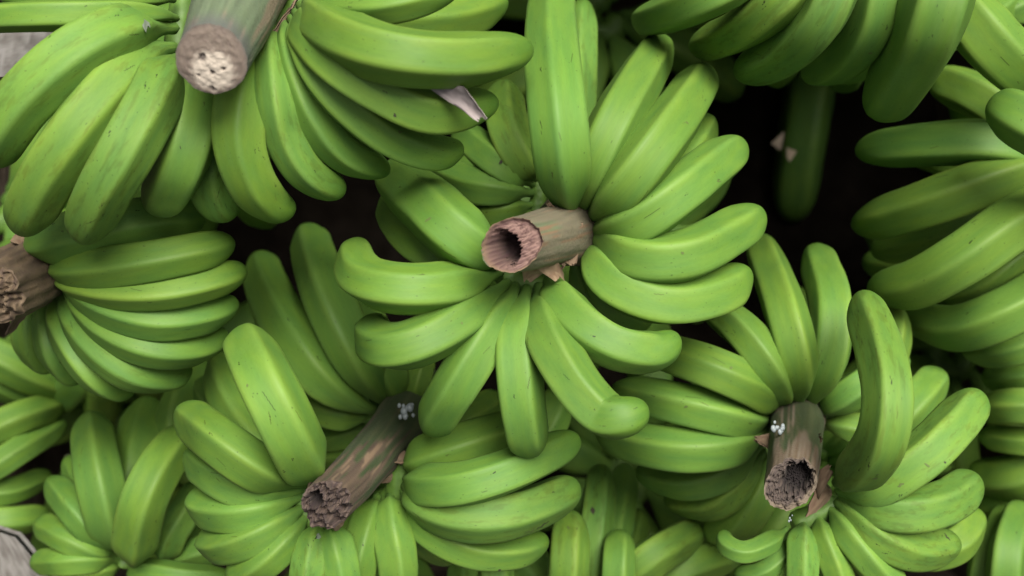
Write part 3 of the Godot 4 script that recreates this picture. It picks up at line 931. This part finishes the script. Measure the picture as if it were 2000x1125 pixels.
func bunch_bottom_edge():
	bunch("bunch rising from the bottom edge with its upright fruit tips pointing away from the stalks", 1190, 1190, -6)
	crown(26, [1090, 1200, -6, 1190, 1215, -6, 1290, 1200, -6])
	nana(41, 14, [1105, 1200, -6, 1106, 1150, -3, 1110, 1085, -2, 1114, 1004, -4], 0.08)
	nana(34, 20, [1140, 1200, -7, 1150, 1130, -4.6, 1160, 1060, -4.4, 1168, 985, -5.4, 1174, 914, -8], 0.08)
	nana(31, 0, [1180, 1200, -8, 1186, 1130, -6.4, 1200, 1050, -6.4, 1212, 980, -8, 1222, 910, -11])
	nana(34, 8, [1205, 1220, -5, 1206, 1160, -3, 1208, 1105, -2.4, 1211, 1042, -4], 0.08)
	nana(37, 12, [1190, 1180, -6, 1225, 1130, -4, 1282, 1082, -3.2, 1366, 1034, -6], 0.08)
	nana(35, 10, [1230, 1200, -7, 1275, 1150, -5.4, 1345, 1108, -5, 1445, 1080, -7])
	nana(35, 36, [968, 1220, -4, 968, 1170, -2, 968, 1120, -1.4, 968, 1076, -3.6])
	nana(42, 0, [1090, 1190, -7, 1062, 1140, -6, 1032, 1100, -6.4, 1010, 1060, -9])
	nana(26, 0, [1215, 1160, -8, 1226, 1105, -7.6, 1236, 1060, -8, 1248, 1000, -10])
	nana(30, 0, [900, 1210, -8, 902, 1150, -7, 908, 1095, -8])

# bunches at the bottom of the heap, seen only through the gaps
func deep_bunch(label: String, x: float, y: float, h: float, from: float, to: float, n: int, length := 330.0):
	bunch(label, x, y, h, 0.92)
	var ring := []
	for k in 5:
		var a := deg_to_rad(lerpf(from, to, k / 4.0))
		ring.append_array([x + 34 * cos(a), y + 34 * sin(a), h])
	crown(26, ring)
	for k in n:
		var a := deg_to_rad(lerpf(from, to, float(k) / maxf(n - 1, 1)) + rng.randf_range(-4, 4))
		var d := Vector2(cos(a), sin(a))
		var s := Vector2(-d.y, d.x) * rng.randf_range(-26, 26)
		var L := length * rng.randf_range(0.88, 1.08)
		var pts := []
		for q in [[0.08, 0.0, 0.0], [0.25, 1.6, 0.4], [0.55, 2.6, 1.0], [0.8, 1.0, 0.7], [1.0, -2.6, 0.0]]:
			var c: Vector2 = Vector2(x, y) + d * L * float(q[0]) + s * float(q[2])
			pts.append_array([c.x, c.y, h + float(q[1])])
		fruit(world_points(pts), px_len(rng.randf_range(38, 45), h), rng.randf_range(-30, 30), 0.12, false, 24, 36)

func deep_bunches():
	# faint fruit in the gaps
	deep_bunch("almost black bunch at the bottom of the gap between the top right and right bunches", 1610, 20, -58, 98, 103, 1, 460.0)
	deep_bunch("shadowed bunch deep between the left, bottom left and lower centre bunches", 250, 790, -34, 0, 320, 9)
	deep_bunch("shadowed bunch deep under the gap between the lower centre and lower right bunches", 1230, 930, -30, 0, 320, 9)
	deep_bunch("shadowed bunch deep between the lower right and right edge bunches", 1860, 690, -30, 0, 320, 9)
	deep_bunch("shadowed bunch deep behind the topmost fruit of the centre bunch", 1180, 30, -32, -10, 300, 9)
	deep_bunch("shadowed bunch deep at the left edge behind the speckled bright fruit", 0, 400, -22, -60, 200, 7)
	# bunches that carry the upper ones
	deep_bunch("bunch buried under the bright top left bunch", 400, 200, -12, 0, 330, 12, 250.0)
	deep_bunch("bunch buried under the hollow stalked centre bunch", 1150, 460, -12, 0, 330, 12, 270.0)
	deep_bunch("bunch buried under the long stalked lower centre bunch", 700, 960, -16, 0, 330, 12, 260.0)
	deep_bunch("bunch buried under the lower right bunch", 1600, 900, -15, 0, 330, 12, 270.0)
	deep_bunch("bunch buried under the top edge bunch", 1640, -90, -10, 0, 330, 12, 260.0)
	deep_bunch("bunch buried under the shaded right bunch", 2010, 420, -14, 0, 330, 12, 270.0)
	deep_bunch("bunch buried under the compact left bunch", 200, 600, -16, 0, 330, 12, 230.0)

# plank walls added around the heap, out of view, to block side light
func added_plank_wall(label: String, a: Vector3, b: Vector3):
	var o := thing("added_plank_wall", label, "plank wall", (a + b) * 0.5, "added plank walls that block side light")
	var along := (b - a).normalized()
	var out := along.cross(Vector3.UP)
	for k in 7:
		var m := MeshInstance3D.new()
		m.name = "plank"
		var bm := BoxMesh.new()
		bm.size = Vector3((b - a).length() + rng.randf_range(-0.01, 0.01), 0.116, 0.022)
		m.mesh = bm
		m.material_override = plank_mat
		m.basis = Basis(along, Vector3.UP, out)
		m.position = Vector3(0, 0.058 + 0.12 * k - 0.84, 0) + out * rng.randf_range(-0.002, 0.002)
		o.add_child(m, true)
	for e in [-0.8, 0.8]:
		var m := MeshInstance3D.new()
		m.name = "post"
		var bm := BoxMesh.new(); bm.size = Vector3(0.05, 0.80, 0.05)
		m.mesh = bm
		m.material_override = plank_mat
		m.basis = Basis(along, Vector3.UP, out)
		m.position = along * (b - a).length() * 0.5 * float(e) + Vector3(0, -0.38, 0) - out * 0.04
		o.add_child(m, true)

func added_bin():
	added_plank_wall("added long plank wall blocking side light at the top of the heap", Vector3(-0.60, -0.02, -0.40), Vector3(0.60, -0.02, -0.40))
	added_plank_wall("added long plank wall blocking side light at the bottom of the heap", Vector3(0.60, -0.02, 0.40), Vector3(-0.60, -0.02, 0.40))
	added_plank_wall("added short plank wall blocking side light left of the heap", Vector3(-0.62, -0.02, 0.39), Vector3(-0.62, -0.02, -0.39))
	added_plank_wall("added short plank wall blocking side light right of the heap", Vector3(0.62, -0.02, -0.39), Vector3(0.62, -0.02, 0.39))

# ---------------------------------------------------------------- scraps and boards
func scrap(called: String, label: String, category: String, a: Vector3, b: Vector3, tip: Vector3, c0: Color, c1: Color, thick := 0.0012):
	var o := bract(self, a, b, tip, c0, c1, numbered(called), thick)
	o.set_meta("label", label); o.set_meta("category", category)
	return o

func board(called: String, label: String, pts: Array, thick: float):
	var q4 := world_points(pts)
	var p := PackedVector3Array([q4[0], q4[3], q4[2], q4[1]])
	var n := (p[1] - p[0]).cross(p[3] - p[0]).normalized()
	if n.y < 0: n = -n
	var v := PackedVector3Array()
	var nrm := PackedVector3Array()
	var col := PackedColorArray()
	var idx := PackedInt32Array()
	var g := 40
	for side in 2:
		for i in g:
			for j in g:
				var u := float(i) / (g - 1)
				var w := float(j) / (g - 1)
				var q := p[0].lerp(p[1], u).lerp(p[3].lerp(p[2], u), w)
				var s := fibre.get_noise_2d(u * 2.5, w * 12.0)
				q += n * (0.001 * s)
				if side == 1: q -= n * thick
				v.append(q); nrm.append(n if side == 0 else -n)
				var c := Color(0.17, 0.16, 0.15).lerp(Color(0.085, 0.075, 0.068), clampf(0.45 + 1.2 * s, 0, 1)); c.a = 1.0
				col.append(c)
	var h := g * g
	for i in g - 1:
		for j in g - 1:
			var q := i * g + j
			idx.append_array([q, q + 1, q + g, q + 1, q + g + 1, q + g])
			idx.append_array([h + q, h + q + g, h + q + 1, h + q + 1, h + q + g, h + q + g + 1])
	for i in g - 1:
		for e in [[i, i + 1], [h - g + i, h - g + i + 1], [i * g, (i + 1) * g], [i * g + g - 1, (i + 1) * g + g - 1]]:
			idx.append_array([e[0], e[1], h + e[0], e[1], h + e[1], h + e[0]])
	var o := commit(numbered(called), v, nrm, col, PackedVector2Array(), idx, wood_mat, self)
	o.set_meta("label", label); o.set_meta("category", "board")

func small_things():
	board("weathered_board", "weathered grey board behind the bright speckled fruit at upper left", [-160, 40, 2, 135, 52, 2, 110, 150, 1.5, -160, 150, 1.5], 0.012)
	board("weathered_board", "weathered grey board lying under the small bottom left bunch", [-60, 1020, -10, 30, 1050, -10, 120, 1160, -11, -60, 1200, -11], 0.012)
	scrap("dry_bract_scrap", "torn pinkish scrap of dry bract wedged under the topmost long fruit", "plant scrap", at(828, 166, 11.6), at(905, 168, 12.0), at(936, 232, 11.6), Color(0.27, 0.23, 0.225), Color(0.16, 0.13, 0.125))
	scrap("dry_flower_scrap", "upper pale shred of dried flower lying in the black gap", "plant scrap", at(1506, 280, -51), at(1532, 256, -51.6), at(1525, 288, -50.5), Color(0.55, 0.46, 0.36), Color(0.30, 0.22, 0.16))
	scrap("dry_flower_scrap", "lower tan shred of dried flower lying in the black gap", "plant scrap", at(1536, 288, -51), at(1556, 296, -51.6), at(1542, 312, -51), Color(0.70, 0.58, 0.44), Color(0.42, 0.32, 0.22))

# ---------------------------------------------------------------- scars and spots on the skins
func skin_point(x: float, y: float) -> Array:
	# [fruit, point, normal] of the topmost skin that the line from the camera through this pixel meets
	var best := []
	var top := -9.0
	for s in skins_of:
		var v: PackedVector3Array = s[1]
		var nr: PackedVector3Array = s[2]
		var o: MeshInstance3D = s[0]
		var probe := spot(x, y, v[v.size() / 2].y * 100.0)
		if v[v.size() / 2].distance_to(probe) > 0.2: continue
		var nearest := 0.0032
		var id := -1
		for i in v.size():
			if nr[i].y < 0.15: continue
			var q := spot(x, y, v[i].y * 100.0)
			var d := q.distance_to(v[i])
			if d < nearest:
				nearest = d; id = i
		if id >= 0 and v[id].y > top:
			top = v[id].y
			var q := spot(x, y, v[id].y * 100.0)
			var n := nr[id]
			q += n * n.dot(v[id] - q)
			best = [o, q, n]
	return best

func mark(x0: float, y0: float, x1: float, y1: float, w: float, called := "scar", mat: Material = null):
	var v := PackedVector3Array()
	var nrm := PackedVector3Array()
	var idx := PackedInt32Array()
	var owner_fruit: Node3D = null
	var steps := 6
	for i in steps + 1:
		var t := float(i) / steps
		var wob := rng.randf_range(-0.25, 0.25) * w
		var got := skin_point(lerpf(x0, x1, t) + wob, lerpf(y0, y1, t) + wob)
		if got.is_empty(): continue
		if owner_fruit == null: owner_fruit = got[0]
		if owner_fruit != got[0]: continue
		var n: Vector3 = got[2]
		var d := (at(x1, y1, 0) - at(x0, y0, 0)).normalized()
		var side := n.cross(d).normalized()
		var r := px_len(w, 0) * (0.25 + 0.9 * sin(PI * clampf(t, 0.03, 0.97))) * rng.randf_range(0.7, 1.15)
		v.append(got[1] + side * r + n * 0.0002); v.append(got[1] + n * 0.00045); v.append(got[1] - side * r + n * 0.0002)
		for k in 3: nrm.append(n)
	if v.size() < 9: return
	for i in v.size() / 3 - 1:
		var q := i * 3
		idx.append_array([q, q + 3, q + 1, q + 1, q + 3, q + 4, q + 1, q + 4, q + 2, q + 2, q + 4, q + 5])
	commit(called, v, nrm, PackedColorArray(), PackedVector2Array(), idx, scar_mat if mat == null else mat, owner_fruit)

func marks():
	var grey := plain(Color(0.38, 0.42, 0.36), 0.7)
	var olive := plain(Color(0.30, 0.36, 0.16), 0.8)
	mark(351, 288, 360, 287, 5)
	mark(828, 432, 842, 424, 2.5, "scar", olive)
	mark(820, 545, 824, 556, 2.5, "scar", olive)
	mark(780, 684, 790, 684, 6, "scab", grey)
	mark(900, 632, 906, 630, 2.5, "scar", olive)
	mark(1048, 1032, 1072, 1018, 3)
	mark(1026, 1040, 1046, 1032, 2, "scar", olive)
	mark(1156, 990, 1160, 1006, 4)
	mark(1774, 804, 1778, 816, 5, "scab", grey)
	mark(1752, 640, 1764, 652, 2, "scar", olive)
	mark(1844, 902, 1864, 912, 2.4)
	mark(1806, 905, 1816, 912, 2, "scar", olive)
	mark(1754, 950, 1766, 944, 2.4, "scar", olive)
	mark(1704, 934, 1716, 928, 4, "scar", olive)
	mark(1844, 1042, 1856, 1056, 2.2)
	mark(1424, 720, 1430, 718, 3, "scar", olive)
	mark(1336, 796, 1344, 792, 2.4, "scar", olive)
	mark(1336, 240, 1343, 244, 2.6, "scar", olive)
	mark(1402, 350, 1406, 356, 2.2, "scar", olive)
	mark(1330, 492, 1336, 496, 2.4, "scar", olive)
	mark(975, 320, 982, 312, 3)
	mark(768, 226, 774, 224, 3)
	mark(776, 256, 786, 260, 2.4, "scar", olive)
	mark(618, 1044, 624, 1050, 8, "scab", grey)
	mark(480, 752, 484, 752, 3, "scar", olive)
	mark(972, 1112, 978, 1112, 3)
	mark(1108, 1030, 1114, 1032, 3, "scar", olive)
	mark(1696, 105, 1704, 100, 3, "scar", olive)
	mark(274, 52, 292, 50, 9, "scab", plain(Color(0.42, 0.46, 0.40), 0.7))
